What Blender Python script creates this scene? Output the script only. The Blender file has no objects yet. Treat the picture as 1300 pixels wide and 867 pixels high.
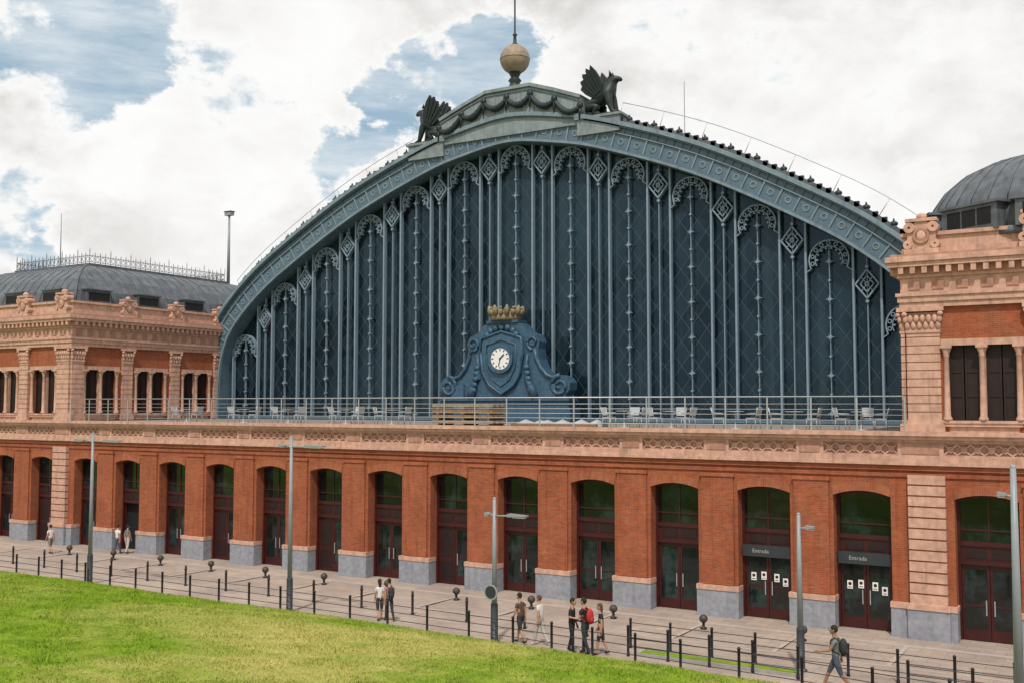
import bpy, math, random
import numpy as np
from mathutils import Vector, Matrix
random.seed(7); np.random.seed(7)
scene=bpy.context.scene
R=math.radians
# ------------------------------------------------------------------ materials
def newmat(name):
    m=bpy.data.materials.new(name); m.use_nodes=True
    nt=m.node_tree; b=nt.nodes["Principled BSDF"]
    return m,nt,b
def c4(c,k=1.0): return (min(c[0]*k,1),min(c[1]*k,1),min(c[2]*k,1),1)
def math_n(nt,op,a,b=None,c=None):
    n=nt.nodes.new('ShaderNodeMath'); n.operation=op
    for i,x in enumerate((a,b,c)):
        if x is None: continue
        if isinstance(x,(int,float)): n.inputs[i].default_value=x
        else: nt.links.new(x,n.inputs[i])
    return n.outputs[0]
def mixc(nt,fac,a,b,blend='MIX'):
    n=nt.nodes.new('ShaderNodeMix'); n.data_type='RGBA'; n.blend_type=blend
    for idx,x in ((0,fac),(6,a),(7,b)):
        if isinstance(x,(int,float)): n.inputs[idx].default_value=x
        elif isinstance(x,tuple): n.inputs[idx].default_value=x
        else: nt.links.new(x,n.inputs[idx])
    return n.outputs[2]
def noise(nt,vec,scale,detail=4,rough=.55,dist=0):
    n=nt.nodes.new('ShaderNodeTexNoise'); n.inputs['Scale'].default_value=scale
    n.inputs['Detail'].default_value=detail; n.inputs['Roughness'].default_value=rough; n.inputs['Distortion'].default_value=dist
    nt.links.new(vec,n.inputs['Vector']); return n.outputs['Fac']
def objco(nt): return nt.nodes.new('ShaderNodeTexCoord').outputs['Object']
def ramp(nt,fac,lo,hi):
    n=nt.nodes.new('ShaderNodeMapRange'); n.inputs[1].default_value=lo; n.inputs[2].default_value=hi
    n.clamp=True; nt.links.new(fac,n.inputs[0]); return n.outputs[0]
def bump(nt,b,h,strength=.3,dist=.02):
    n=nt.nodes.new('ShaderNodeBump'); n.inputs['Strength'].default_value=strength; n.inputs['Distance'].default_value=dist
    nt.links.new(h,n.inputs['Height']); nt.links.new(n.outputs[0],b.inputs['Normal'])
def mat(name,col,rough=.7,metal=0,amt=.18,s1=6,s2=.6,streak=0.0,bmp=.2,spec=.4):
    m,nt,b=newmat(name); co=objco(nt)
    f1=ramp(nt,noise(nt,co,s1),.3,.7); f2=ramp(nt,noise(nt,co,s2,3),.3,.7)
    a=mixc(nt,f1,c4(col,1-amt),c4(col,1+amt))
    out=mixc(nt,f2,mixc(nt,1.0,a,(1-amt*.8,1-amt*.8,1-amt*.7,1),'MULTIPLY'),a)
    if streak>0:
        mp=nt.nodes.new('ShaderNodeMapping'); mp.inputs['Scale'].default_value=(3,3,.25)
        nt.links.new(co,mp.inputs[0]); st=ramp(nt,noise(nt,mp.outputs[0],1.5,5,.6),.5,.75)
        dk=mixc(nt,1.0,out,(1-streak,1-streak,1-streak,1),'MULTIPLY'); out=mixc(nt,st,out,dk)
    nt.links.new(out,b.inputs['Base Color'])
    b.inputs['Roughness'].default_value=rough; b.inputs['Metallic'].default_value=metal
    b.inputs['Specular IOR Level'].default_value=spec
    if bmp>0: bump(nt,b,f1,bmp,.01)
    return m
def brickmat(name,c1,c2,mort,w=.27,h=.075,ms=.010):
    m,nt,b=newmat(name); co=objco(nt)
    sp=nt.nodes.new('ShaderNodeSeparateXYZ'); nt.links.new(co,sp.inputs[0])
    u=math_n(nt,'ADD',sp.outputs[0],sp.outputs[1])
    cb=nt.nodes.new('ShaderNodeCombineXYZ'); nt.links.new(u,cb.inputs[0]); nt.links.new(sp.outputs[2],cb.inputs[1])
    br=nt.nodes.new('ShaderNodeTexBrick'); nt.links.new(cb.outputs[0],br.inputs['Vector'])
    br.inputs['Color1'].default_value=c4(c1); br.inputs['Color2'].default_value=c4(c2); br.inputs['Mortar'].default_value=c4(mort)
    br.inputs['Scale'].default_value=1; br.inputs['Brick Width'].default_value=w; br.inputs['Row Height'].default_value=h
    br.inputs['Mortar Size'].default_value=ms; br.inputs['Bias'].default_value=-.1
    f=ramp(nt,noise(nt,co,.7,5),.3,.7); g=ramp(nt,noise(nt,co,5,4),.35,.7)
    o=mixc(nt,f,mixc(nt,1.0,br.outputs[0],(.76,.72,.70,1),'MULTIPLY'),br.outputs[0])
    o=mixc(nt,g,mixc(nt,1.0,o,(.82,.79,.77,1),'MULTIPLY'),o)
    mp=nt.nodes.new('ShaderNodeMapping'); mp.inputs['Scale'].default_value=(3,3,.2)
    nt.links.new(co,mp.inputs[0]); st=ramp(nt,noise(nt,mp.outputs[0],1.2,5,.6),.52,.8)
    o=mixc(nt,st,o,mixc(nt,1.0,o,(.66,.63,.62,1),'MULTIPLY'))
    nt.links.new(o,b.inputs['Base Color']); b.inputs['Roughness'].default_value=.85; b.inputs['Specular IOR Level'].default_value=.25
    bump(nt,b,br.outputs['Fac'],.25,-.01)
    return m
M={}
M['brick']=brickmat('red_brick',(.42,.118,.048),(.31,.080,.034),(.34,.16,.10))
M['brick2']=brickmat('arch_brick',(.44,.135,.058),(.34,.092,.042),(.37,.19,.12),w=.08,h=.3)
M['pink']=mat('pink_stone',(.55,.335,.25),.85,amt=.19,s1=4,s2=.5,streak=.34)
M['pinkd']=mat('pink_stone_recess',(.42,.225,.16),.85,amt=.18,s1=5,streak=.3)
M['plinth']=mat('grey_granite',(.27,.285,.32),.8,amt=.18,s1=5,s2=1.2,streak=.2)
M['iron']=mat('blue_grey_iron',(.095,.155,.205),.5,amt=.14,s1=3,s2=.4,streak=.28,bmp=.1)
M['iron_l']=mat('light_iron_tracery',(.19,.265,.33),.5,amt=.1,s1=4,bmp=.05)
M['iron_p']=mat('pale_iron',(.18,.245,.285),.6,amt=.15,s1=2,s2=.7,streak=.3,bmp=.1)
M['crest']=mat('weathered_zinc',(.22,.265,.28),.6,amt=.2,s1=2,s2=.7,streak=.35,bmp=.1)
M['bronze']=mat('dark_bronze',(.014,.026,.027),.5,amt=.3,s1=6,bmp=.3)
M['clockblue']=mat('clock_blue_paint',(.042,.10,.16),.45,amt=.25,s1=5,s2=1,streak=.3,bmp=.15)
M['gold']=mat('crown_gilt',(.27,.215,.13),.75,amt=.3,s1=8)
M['white']=mat('white_enamel',(.75,.75,.73),.4,amt=.04)
M['black']=mat('black_paint',(.012,.012,.014),.5,amt=.2)
M['maroon']=mat('maroon_door_paint',(.050,.0085,.008),.45,amt=.2,s1=3,bmp=.05)
M['maroon_d']=mat('dark_maroon_wood',(.020,.008,.008),.55,amt=.25,s1=3,bmp=.1)
M['dark']=mat('dark_interior',(.008,.008,.010),.8,amt=.2,bmp=0)
M['lead']=mat('lead_roof',(.105,.12,.138),.5,amt=.28,s1=2,s2=.5,streak=.38,bmp=.15)
M['rail']=mat('galvanised_rail',(.42,.44,.45),.4,metal=.5,amt=.08,bmp=0)
M['lampgrey']=mat('lamp_grey_paint',(.24,.27,.29),.4,amt=.06,bmp=0)
M['lampdark']=mat('lamp_dark_paint',(.03,.038,.045),.5,amt=.1,bmp=0)
M['ball']=mat('ball_stone',(.28,.225,.16),.6,amt=.2,s1=4,s2=1)
M['deck']=mat('terrace_floor',(.22,.20,.18),.9,amt=.15)
M['wood']=mat('weathered_wood',(.25,.16,.09),.8,amt=.3,s1=9)
M['kerb']=mat('kerb_stone',(.33,.32,.30),.85,amt=.12,s1=6)
M['band']=mat('paving_band_stone',(.42,.36,.32),.85,amt=.14,s1=5)
M['sign_grey']=mat('sign_lettering',(.35,.36,.36),.6,amt=.05,bmp=0)
M['chair']=mat('cafe_chair_plastic',(.38,.40,.42),.5,amt=.08,bmp=0)
M['ballb']=mat('ball_bollard_bronze',(.06,.05,.04),.55,amt=.3,s1=7)
def doorglass():
    m,nt,b=newmat('door_glass'); co=objco(nt)
    mp=nt.nodes.new('ShaderNodeMapping'); mp.inputs['Scale'].default_value=(1,1,.8); nt.links.new(co,mp.inputs[0])
    f=ramp(nt,noise(nt,mp.outputs[0],1.1,5,.6),.48,.75)
    o=mixc(nt,f,(.004,.008,.008,1),(.024,.052,.050,1)); nt.links.new(o,b.inputs['Base Color'])  # teal patches put into the base colour stand in for reflected green trees
    b.inputs['Roughness'].default_value=.06; b.inputs['Specular IOR Level'].default_value=.6
    return m
M['dglass']=doorglass()
def bigglass():
    m,nt,b=newmat('diamond_pane_glass'); co=objco(nt)
    sp=nt.nodes.new('ShaderNodeSeparateXYZ'); nt.links.new(co,sp.inputs[0])
    x=math_n(nt,'MULTIPLY',sp.outputs[0],1.0/1.0); z=math_n(nt,'MULTIPLY',sp.outputs[2],1.0/1.35)
    a=math_n(nt,'ADD',x,z); c=math_n(nt,'SUBTRACT',x,z)
    fa=math_n(nt,'FRACT',a); fc=math_n(nt,'FRACT',c)
    ln=math_n(nt,'MAXIMUM',math_n(nt,'LESS_THAN',fa,.045),math_n(nt,'LESS_THAN',fc,.045))
    cb=nt.nodes.new('ShaderNodeCombineXYZ')
    nt.links.new(math_n(nt,'FLOOR',a),cb.inputs[0]); nt.links.new(math_n(nt,'FLOOR',c),cb.inputs[1])
    wn=nt.nodes.new('ShaderNodeTexWhiteNoise'); wn.noise_dimensions='2D'; nt.links.new(cb.outputs[0],wn.inputs['Vector'])
    pane=mixc(nt,wn.outputs['Value'],(.002,.007,.012,1),(.010,.022,.032,1))
    dust=ramp(nt,noise(nt,co,.13,6,.65),.42,.66)
    pane=mixc(nt,math_n(nt,'MULTIPLY',dust,.8),pane,(.020,.040,.054,1))
    mp=nt.nodes.new('ShaderNodeMapping'); mp.inputs['Scale'].default_value=(1.6,1,.07); nt.links.new(co,mp.inputs[0])
    vs=ramp(nt,noise(nt,mp.outputs[0],1.2,5,.6),.5,.75)
    pane=mixc(nt,math_n(nt,'MULTIPLY',vs,.6),pane,(.032,.056,.072,1))
    o=mixc(nt,ln,pane,(.040,.062,.078,1)); nt.links.new(o,b.inputs['Base Color'])
    nt.links.new(math_n(nt,'MULTIPLY_ADD',wn.outputs['Value'],.12,.08),b.inputs['Roughness'])
    b.inputs['Specular IOR Level'].default_value=.38; b.inputs['Specular Tint'].default_value=(.55,.78,1,1)
    bump(nt,b,math_n(nt,'ADD',math_n(nt,'MULTIPLY',wn.outputs['Value'],.5),ln),.3,.02)
    return m
M['bglass']=bigglass()
def paving():
    m,nt,b=newmat('plaza_paving'); co=objco(nt)
    br=nt.nodes.new('ShaderNodeTexBrick'); nt.links.new(co,br.inputs['Vector'])
    br.inputs['Color1'].default_value=(.46,.375,.315,1); br.inputs['Color2'].default_value=(.39,.32,.275,1); br.inputs['Mortar'].default_value=(.27,.225,.195,1)
    br.inputs['Scale'].default_value=1; br.inputs['Brick Width'].default_value=.9; br.inputs['Row Height'].default_value=.45; br.inputs['Mortar Size'].default_value=.012
    f=ramp(nt,noise(nt,co,.30,6,.6),.35,.65); g=ramp(nt,noise(nt,co,3,5),.3,.75)
    o=mixc(nt,f,mixc(nt,1.0,br.outputs[0],(.74,.74,.77,1),'MULTIPLY'),br.outputs[0])
    o=mixc(nt,g,mixc(nt,1.0,o,(.84,.83,.82,1),'MULTIPLY'),o)
    nt.links.new(o,b.inputs['Base Color']); b.inputs['Roughness'].default_value=.85; b.inputs['Specular IOR Level'].default_value=.25
    return m
M['paving']=paving()
def grassm(name,k=1.0):
    m,nt,b=newmat(name); co=objco(nt)
    mp=nt.nodes.new('ShaderNodeMapping'); mp.inputs['Scale'].default_value=(1,1,.0); nt.links.new(co,mp.inputs[0]); co=mp.outputs[0]
    f=ramp(nt,noise(nt,co,.15,6,.65,.5),.42,.62); g=ramp(nt,noise(nt,co,1.3,6,.7),.32,.68); h=ramp(nt,noise(nt,co,9,4),.32,.68)
    gr=mixc(nt,g,(.10*k,.185*k,.010*k,1),(.24*k,.34*k,.025*k,1))
    dry=mixc(nt,g,(.33*k,.31*k,.075*k,1),(.52*k,.43*k,.17*k,1))
    # drier towards the middle of the slope
    sp=nt.nodes.new('ShaderNodeSeparateXYZ'); nt.links.new(co,sp.inputs[0])
    dx=math_n(nt,'DIVIDE',math_n(nt,'ADD',sp.outputs[0],20.0),9.0); dd=math_n(nt,'SUBTRACT',1.0,math_n(nt,'ABSOLUTE',dx)); dd=ramp(nt,dd,0,1)
    fac=math_n(nt,'MULTIPLY',f,math_n(nt,'MULTIPLY_ADD',dd,.5,.45))
    o=mixc(nt,fac,gr,dry)
    o=mixc(nt,h,mixc(nt,1.0,o,(.66,.70,.62,1),'MULTIPLY'),o)
    nt.links.new(o,b.inputs['Base Color']); b.inputs['Roughness'].default_value=.9; b.inputs['Specular IOR Level'].default_value=.1
    return m
M['grass']=grassm('grass_green'); M['blade']=grassm('grass_blade_green',1.2)
# ------------------------------------------------------------------ mesh builder
def empty(name,parent=None,loc=(0,0,0)):
    e=bpy.data.objects.new(name,None); scene.collection.objects.link(e); e.location=loc
    e.empty_display_size=.5
    if parent: e.parent=parent
    return e
class MB:
    def __init__(s): s.v=[]; s.f=[]; s.m=[]; s.names=[]; s.T=None; s.sm=[]
    def mi(s,k):
        if k not in s.names: s.names.append(k)
        return s.names.index(k)
    def add(s,vs,fs,k,smooth=False):
        o=len(s.v); i=s.mi(k)
        s.v+= [s.T(*p) for p in vs] if s.T else [tuple(p) for p in vs]
        s.f+=[tuple(o+j for j in f) for f in fs]; s.m+=[i]*len(fs); s.sm+=[smooth]*len(fs)
    def box(s,x0,x1,y0,y1,z0,z1,k):
        s.add([(x0,y0,z0),(x1,y0,z0),(x1,y1,z0),(x0,y1,z0),(x0,y0,z1),(x1,y0,z1),(x1,y1,z1),(x0,y1,z1)],
              [(0,3,2,1),(4,5,6,7),(0,1,5,4),(1,2,6,5),(2,3,7,6),(3,0,4,7)],k)
    def prism(s,poly,y0,y1,k):
        n=len(poly); vs=[(p[0],y0,p[1]) for p in poly]+[(p[0],y1,p[1]) for p in poly]
        fs=[tuple(range(n)),tuple(range(2*n-1,n-1,-1))]+[(i,i+n,(i+1)%n+n,(i+1)%n) for i in range(n)]
        s.add(vs,fs,k)
    def bar(s,p,q,w,d,k):
        dx,dz=q[0]-p[0],q[1]-p[1]; L=math.hypot(dx,dz) or 1; nx,nz=-dz/L*w/2,dx/L*w/2
        s.prism([(p[0]+nx,p[1]+nz),(p[0]-nx,p[1]-nz),(q[0]-nx,q[1]-nz),(q[0]+nx,q[1]+nz)],d[0],d[1],k)
    def ring(s,c,r0,r1,y0,y1,k,n=16,a0=0,a1=2*math.pi):
        full=abs(a1-a0-2*math.pi)<1e-4; m=n if full else n+1
        an=[a0+(a1-a0)*i/n for i in range(m)]
        vs=[]
        for a in an:
            ca,sa=math.cos(a),math.sin(a)
            vs+=[(c[0]+r0*ca,y0,c[1]+r0*sa),(c[0]+r1*ca,y0,c[1]+r1*sa),(c[0]+r1*ca,y1,c[1]+r1*sa),(c[0]+r0*ca,y1,c[1]+r0*sa)]
        fs=[]
        for i in range(n):
            a=4*i; b=4*((i+1)%m)
            for j in range(4): fs.append((a+j,a+(j+1)%4,b+(j+1)%4,b+j))
        if not full: fs+=[(0,1,2,3),(4*n,4*n+3,4*n+2,4*n+1)]
        s.add(vs,fs,k)
    def tube(s,pts,r,k,n=6,smooth=True,closed=False):
        pts=[Vector(p) for p in pts]; m=len(pts); rs=r if isinstance(r,(list,tuple)) else [r]*m
        vs=[]; up=Vector((0,0,1))
        for i,p in enumerate(pts):
            if closed: t=pts[(i+1)%m]-pts[i-1]
            else: t=pts[min(i+1,m-1)]-pts[max(i-1,0)]
            t.normalize(); u=up if abs(t.z)<.95 else Vector((1,0,0))
            a=t.cross(u).normalized(); b=t.cross(a).normalized()
            for j in range(n):
                an=2*math.pi*j/n; vs.append(tuple(p+(a*math.cos(an)+b*math.sin(an))*rs[i]))
        fs=[]
        for i in range(m if closed else m-1):
            i2=(i+1)%m
            for j in range(n): fs.append((i*n+j,i*n+(j+1)%n,i2*n+(j+1)%n,i2*n+j))
        if not closed: fs+=[tuple(range(n-1,-1,-1)),tuple((m-1)*n+j for j in range(n))]
        s.add(vs,fs,k,smooth)
    def lathe(s,cx,cy,prof,k,n=14,smooth=True,sx=1,sy=1):
        vs=[]; m=len(prof)
        for r,z in prof:
            for j in range(n):
                a=2*math.pi*j/n; vs.append((cx+r*sx*math.cos(a),cy+r*sy*math.sin(a),z))
        fs=[(i*n+j,i*n+(j+1)%n,(i+1)*n+(j+1)%n,(i+1)*n+j) for i in range(m-1) for j in range(n)]
        fs+=[tuple(range(n-1,-1,-1)),tuple((m-1)*n+j for j in range(n))]
        s.add(vs,fs,k,smooth)
    def ball(s,c,r,k,n=10,m=7):
        rr=r if isinstance(r,(tuple,list)) else (r,r,r)
        vs=[];
        for i in range(m+1):
            t=math.pi*i/m
            for j in range(n):
                a=2*math.pi*j/n; q=max(math.sin(t),.01)
                vs.append((c[0]+rr[0]*q*math.cos(a),c[1]+rr[1]*q*math.sin(a),c[2]+rr[2]*math.cos(t)))
        fs=[(i*n+j,(i+1)*n+j,(i+1)*n+(j+1)%n,i*n+(j+1)%n) for i in range(m) for j in range(n)]
        fs+=[tuple(range(n)),tuple(m*n+j for j in range(n-1,-1,-1))]
        s.add(vs,fs,k,True)
    def build(s,name,parent=None,loc=None,rotz=0):
        me=bpy.data.meshes.new(name); me.from_pydata(s.v,[],s.f)
        for k in s.names: me.materials.append(M[k])
        me.polygons.foreach_set('material_index',s.m); me.polygons.foreach_set('use_smooth',s.sm)
        me.update()
        import bmesh
        bm=bmesh.new(); bm.from_mesh(me); bmesh.ops.recalc_face_normals(bm,faces=bm.faces); bm.to_mesh(me); bm.free()
        o=bpy.data.objects.new(name,me); scene.collection.objects.link(o)
        if parent: o.parent=parent
        if loc: o.location=loc
        o.rotation_euler=(0,0,rotz)
        return o
def skin_mesh(nodes,edges,root,sub=1):
    me=bpy.data.meshes.new('tmp'); me.from_pydata([n[0] for n in nodes],edges,[])
    o=bpy.data.objects.new('tmp',me); scene.collection.objects.link(o)
    md=o.modifiers.new('s','SKIN'); md.use_smooth_shade=True; md.branch_smoothing=.3
    sv=me.skin_vertices[0].data
    for i,n in enumerate(nodes): sv[i].radius=(n[1],n[2]); sv[i].use_root=(i==root)
    if sub: m2=o.modifiers.new('u','SUBSURF'); m2.levels=sub; m2.render_levels=sub
    dg=bpy.context.evaluated_depsgraph_get(); dg.update()
    ev=o.evaluated_get(dg).to_mesh()
    vs=[tuple(v.co) for v in ev.vertices]; fs=[tuple(p.vertices) for p in ev.polygons]
    o.evaluated_get(dg).to_mesh_clear(); bpy.data.objects.remove(o); bpy.data.meshes.remove(me)
    return vs,fs
# ------------------------------------------------------------------ layout constants
W=3.829
C_MAIN=[-50.75+W*i for i in range(-1,12)]
XL,XR=-56.2,-6.9            # terrace extent
PW=17.15                    # pavilion width
C_LP=[XL-2.65-3.95*i for i in range(4)][::-1]
C_RP=[XR+2.65+3.95*i for i in range(4)]
XA,XB=XL-PW,XR+PW
CEN=sorted(C_LP+C_MAIN+C_RP)
HW=1.07
ZT=7.66
AY=12.3; AC=(XL+XR)/2
station=empty('railway_station')
# ------------------------------------------------------------------ ground floor
mb=MB()
edges=[XA]+sum([[c-HW,c+HW] for c in CEN],[])+[XB]
SPR,CRN=5.17,5.37
def arcpts(a,b,dz=0): return [(a+(b-a)*t/10, SPR+dz+(CRN-SPR)*(1-(2*t/10-1)**2)) for t in range(11)]
for i in range(0,len(edges),2):
    a,b=edges[i],edges[i+1]
    mb.box(a,b,0,.9,0,6.4,'brick')
    pil = (a<XL<b) or (a<XR<b)
    if not pil:
        q=.16
        if b-a>.8: mb.box(a+q,b-q,-.09,-.001,1.3,5.72,'brick'); mb.box(a+q-.05,b-q+.05,-.14,-.002,5.72,5.86,'brick2')
    mb.box(a-.04,b+.04,-.17,.44,0,1.08,'plinth')
    mb.box(a-.055,b+.055,-.20,.43,1.08,1.28,'pink')
    mb.box(a-.05,b+.05,-.19,.42,0,.14,'plinth')
for c in CEN:
    a,b=c-HW,c+HW
    arc=arcpts(a,b)
    mb.prism([(a,6.4)]+arc+[(b,6.4)],0,.9,'brick')
    arc2=[(p[0],p[1]+.34) for p in arc]
    mb.prism(arc+arc2[::-1],-.045,-.001,'brick2')
mb.box(XA,XB,-.06,-.003,5.95,6.1,'brick')
mb.box(XA,XB,-.10,-.003,6.2,6.399,'brick')
mb.build('ground_floor_wall',station)
mb=MB()
for a,b in ((XL-1.3,XL),(XR,XR+1.3)):
    z=1.3;
    while z<6.1:
        mb.box(a,b,-.24,-.004,z,z+.34,'pink'); mb.box(a+.05,b-.05,-.2,-.004,z+.34,z+.40,'brick'); z+=.40
    mb.box(a-.08,b+.08,-.32,-.21,0,1.1,'plinth'); mb.box(a-.1,b+.1,-.36,-.215,1.1,1.3,'pink')
mb.build('rusticated_pilasters',station)
# band under the terrace
mb=MB()
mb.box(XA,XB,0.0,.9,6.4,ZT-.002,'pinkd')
mb.box(XA-.1,XB+.1,-.20,-.002,6.4,6.52,'pink')
mb.box(XA-.1,XB+.1,-.14,-.002,6.52,6.74,'pink')
mb.box(XA-.1,XB+.1,-.20,-.002,7.26,7.36,'pink')
mb.box(XA-.1,XB+.1,-.33,-.002,7.36,7.50,'pink')
mb.box(XA-.1,XB+.1,-.42,-.002,7.50,7.655,'pink')
for i,c in enumerate(CEN):
    h=1.38
    mb.box(c-h,c+h,-.055,-.003,6.74,6.80,'pink'); mb.box(c-h,c+h,-.055,-.003,7.20,7.26,'pink')
    n=6
    for j in range(n):
        x0=c-h+2*h*j/n; x1=c-h+2*h*(j+1)/n
        mb.bar((x0,6.81),(x1,7.19),.06,(-.05,-.003),'pink'); mb.bar((x0,7.19),(x1,6.81),.06,(-.053,-.003),'pink')
        mb.ring(((x0+x1)/2,7.0),.07,.12,-.06,-.002,'pink',8)
allp=[XA]+sum([[c-1.38,c+1.38] for c in CEN],[])+[XB]
for i in range(0,len(allp),2):
    a,b=allp[i],allp[i+1]; mb.box(a,b,-.12,-.003,6.74,7.26,'pink')
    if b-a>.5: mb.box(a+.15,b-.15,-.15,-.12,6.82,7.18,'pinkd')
mb.build('lattice_band',station)
# doors ----------------------------------------------------------------
mb=MB()
for i,c in enumerate(CEN):
    a,b=c-HW,c+HW; y=.55
    mb.box(a+.0,b-.0,.87,.89,.0,5.35,'dark')
    mb.box(a,a+.11,y,.7,0,SPR-.02,'maroon'); mb.box(b-.11,b,y,.7,0,SPR-.02,'maroon')
    arc=arcpts(a,b)
    mb.prism(arc+[(p[0],p[1]-.13) for p in arc[::-1]],y+.005,.7,'maroon')
    mb.prism([(a+.1,3.62)]+[(min(max(p[0],a+.1),b-.1),p[1]-.10) for p in arc]+[(b-.1,3.62)],y+.09,y+.11,'dglass')
    if i%3!=1: mb.box(c-.025,c+.025,y+.05,y+.088,3.62,5.2,'maroon')
    mb.box(a+.112,b-.112,y+.04,y+.087,4.02,4.07,'maroon')
    mb.box(a+.111,b-.111,y-.03,.7,3.46,3.62,'maroon')
    mb.box(a+.111,b-.111,y+.03,.7,2.92,3.46,'maroon')
    mb.box(a+.3,c-.08,y+.005,y+.03,3.02,3.36,'maroon_d'); mb.box(c+.08,b-.3,y+.005,y+.03,3.02,3.36,'maroon_d')
    mb.box(a+.111,b-.111,y-.05,.7,2.78,2.92,'maroon')
    opened = (i==5)
    w=(b-a-.22)/2
    for s in (0,1):
        if opened: continue
        x0=a+.11+s*w; x1=x0+w
        if i in (3,7,9,11) and s==0:
            mb.box(x0+.01,x1-.01,y+.06,y+.12,.02,2.77,'maroon')
            mb.box(x0+.12,x1-.12,y+.045,y+.06,.2,1.1,'maroon_d'); mb.box(x0+.12,x1-.12,y+.045,y+.06,1.3,2.6,'maroon_d'); continue
        mb.box(x0+.01,x0+.10,y+.06,y+.12,.02,2.77,'maroon'); mb.box(x1-.10,x1-.01,y+.06,y+.12,.02,2.77,'maroon')
        mb.box(x0+.10,x1-.10,y+.061,y+.119,.02,.42,'maroon'); mb.box(x0+.10,x1-.10,y+.061,y+.119,2.6,2.77,'maroon')
        if i%2: mb.box(x0+.10,x1-.10,y+.062,y+.118,1.25,1.33,'maroon')
        mb.box(x0+.10,x1-.10,y+.085,y+.095,.42,2.6,'dglass')
        mb.box((x0+.12 if s else x1-.16),(x0+.16 if s else x1-.12),y+.01,y+.045,.95,1.5,'rail')
mb.build('doors',station)
mb=MB()
for c in (C_MAIN[11],C_MAIN[12]):
    mb.box(c-1.0,c+1.0,.33,.49,2.5,2.95,'lampdark')
    for dx,z in ((-.62,1.5),(-.2,1.55),(.33,1.5),(.68,1.35)):
        mb.box(c+dx-.105,c+dx+.105,.585,.605,z,z+.32,'white')
        mb.ring((c+dx,z+.20),.0,.065,.578,.586,'maroon',10); mb.box(c+dx-.07,c+dx+.07,.58,.586,z+.05,z+.075,'black')
mb.build('entrance_signboards',station)
for c in (C_MAIN[11],C_MAIN[12]):
    cu=bpy.data.curves.new('sign_text','FONT'); cu.body='Entrada'; cu.size=.22; cu.extrude=.004; cu.align_x='CENTER'
    t=bpy.data.objects.new('sign_text',cu); scene.collection.objects.link(t); t.location=(c-.25,.32,2.66); t.rotation_euler=(R(90),0,0)
    cu.materials.append(M['sign_grey']); t.parent=station
mb=MB(); mb.box(XL+.01,XR-.01,.9,AY+.6,7.2,7.62,'deck'); mb.box(XL,XR,.9,AY-.3,.0,.05,'deck'); mb.build('terrace_floor',station)
# ------------------------------------------------------------------ pavilions
def upper_wall(mb,L,centers,pils,cap=True):
    z0,z1=ZT,12.3
    ws,we=8.0,10.85
    e=[0]+sum([[c-1.17,c+1.17] for c in centers],[])+[L]
    for i in range(0,len(e),2): mb.box(e[i],e[i+1],0,.5,z0,z1,'brick')
    for c in centers:
        mb.box(c-1.17,c+1.17,0,.5,we,z1,'brick'); mb.box(c-1.17,c+1.17,0,.5,z0,ws,'pink')
        mb.box(c-1.3,c+1.3,-.10,-.002,z0+.2,ws-.02,'pink')
        mb.box(c-1.36,c+1.36,-.14,.06,ws-.02,ws+.08,'pink')
        mb.box(c-1.4,c+1.4,-.07,-.002,we,we+.24,'pink')
        mb.box(c-1.17,c+1.17,.42,.46,ws,we,'dark')
        mb.box(c-.11,c+.11,.06,.44,ws+.08,we,'pink')
        for s in (-1,1):
            x0,x1=(c-1.16,c-.12) if s<0 else (c+.12,c+1.16)
            xm=(x0+x1)/2
            for q0,q1 in ((x0,xm-.012),(xm+.012,x1)):
                mb.box(q0+.01,q0+.08,.22,.28,ws+.08,we,'maroon_d'); mb.box(q1-.08,q1-.01,.22,.28,ws+.08,we,'maroon_d')
                for zz in (ws+.08,ws+.95,ws+1.85,we-.12): mb.box(q0+.08,q1-.08,.221,.279,zz,zz+.11,'maroon_d')
                mb.box(q0+.08,q1-.08,.25,.262,ws+.1,we-.1,'maroon_d')
        for x in (c-1.22,c,c+1.22):
            P=[(.17,ws+.08),(.17,ws+.16),(.115,ws+.26),(.105,ws+1.2),(.095,we-.42),(.12,we-.38),(.10,we-.33),(.18,we-.12),(.19,we)]
            mb.lathe(x,-.02,P,'pink',10)
            mb.box(x-.2,x+.2,-.22,-.003 if x!=c else .059,we-.10,we+.003,'pink')
    for p in pils:
        a,b=p
        mb.box(a,b,-.16,-.001,z0,8.1,'pink'); mb.box(a-.05,b+.05,-.22,-.002,z0,7.95,'pink')
        z=8.1
        while z<11.3:
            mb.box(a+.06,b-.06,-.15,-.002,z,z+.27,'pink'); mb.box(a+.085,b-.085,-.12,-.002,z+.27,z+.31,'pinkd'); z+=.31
        mb.box(a+.04,b-.04,-.19,-.003,11.34,11.44,'pink')
        w=b-a; n=max(3,int(w/.2))
        for row,(za,zb,o) in enumerate(((11.44,11.78,.0),(11.70,12.02,.04))):
            for j in range(n+row):
                x=a+w*(j+.5-.5*row)/n
                mb.ball((min(max(x,a+.05),b-.05),-.14-o,(za+zb)/2),(w/n*.46,.08,(zb-za)/2),'pink',8,5)
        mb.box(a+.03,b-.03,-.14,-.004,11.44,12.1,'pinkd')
        for sx in (a+.02,b-.02): mb.ball((sx,-.22,12.04),(.11,.10,.10),'pink',8,5)
        mb.box(a-.1,b+.1,-.27,-.004,12.14,12.3,'pink')
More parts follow.
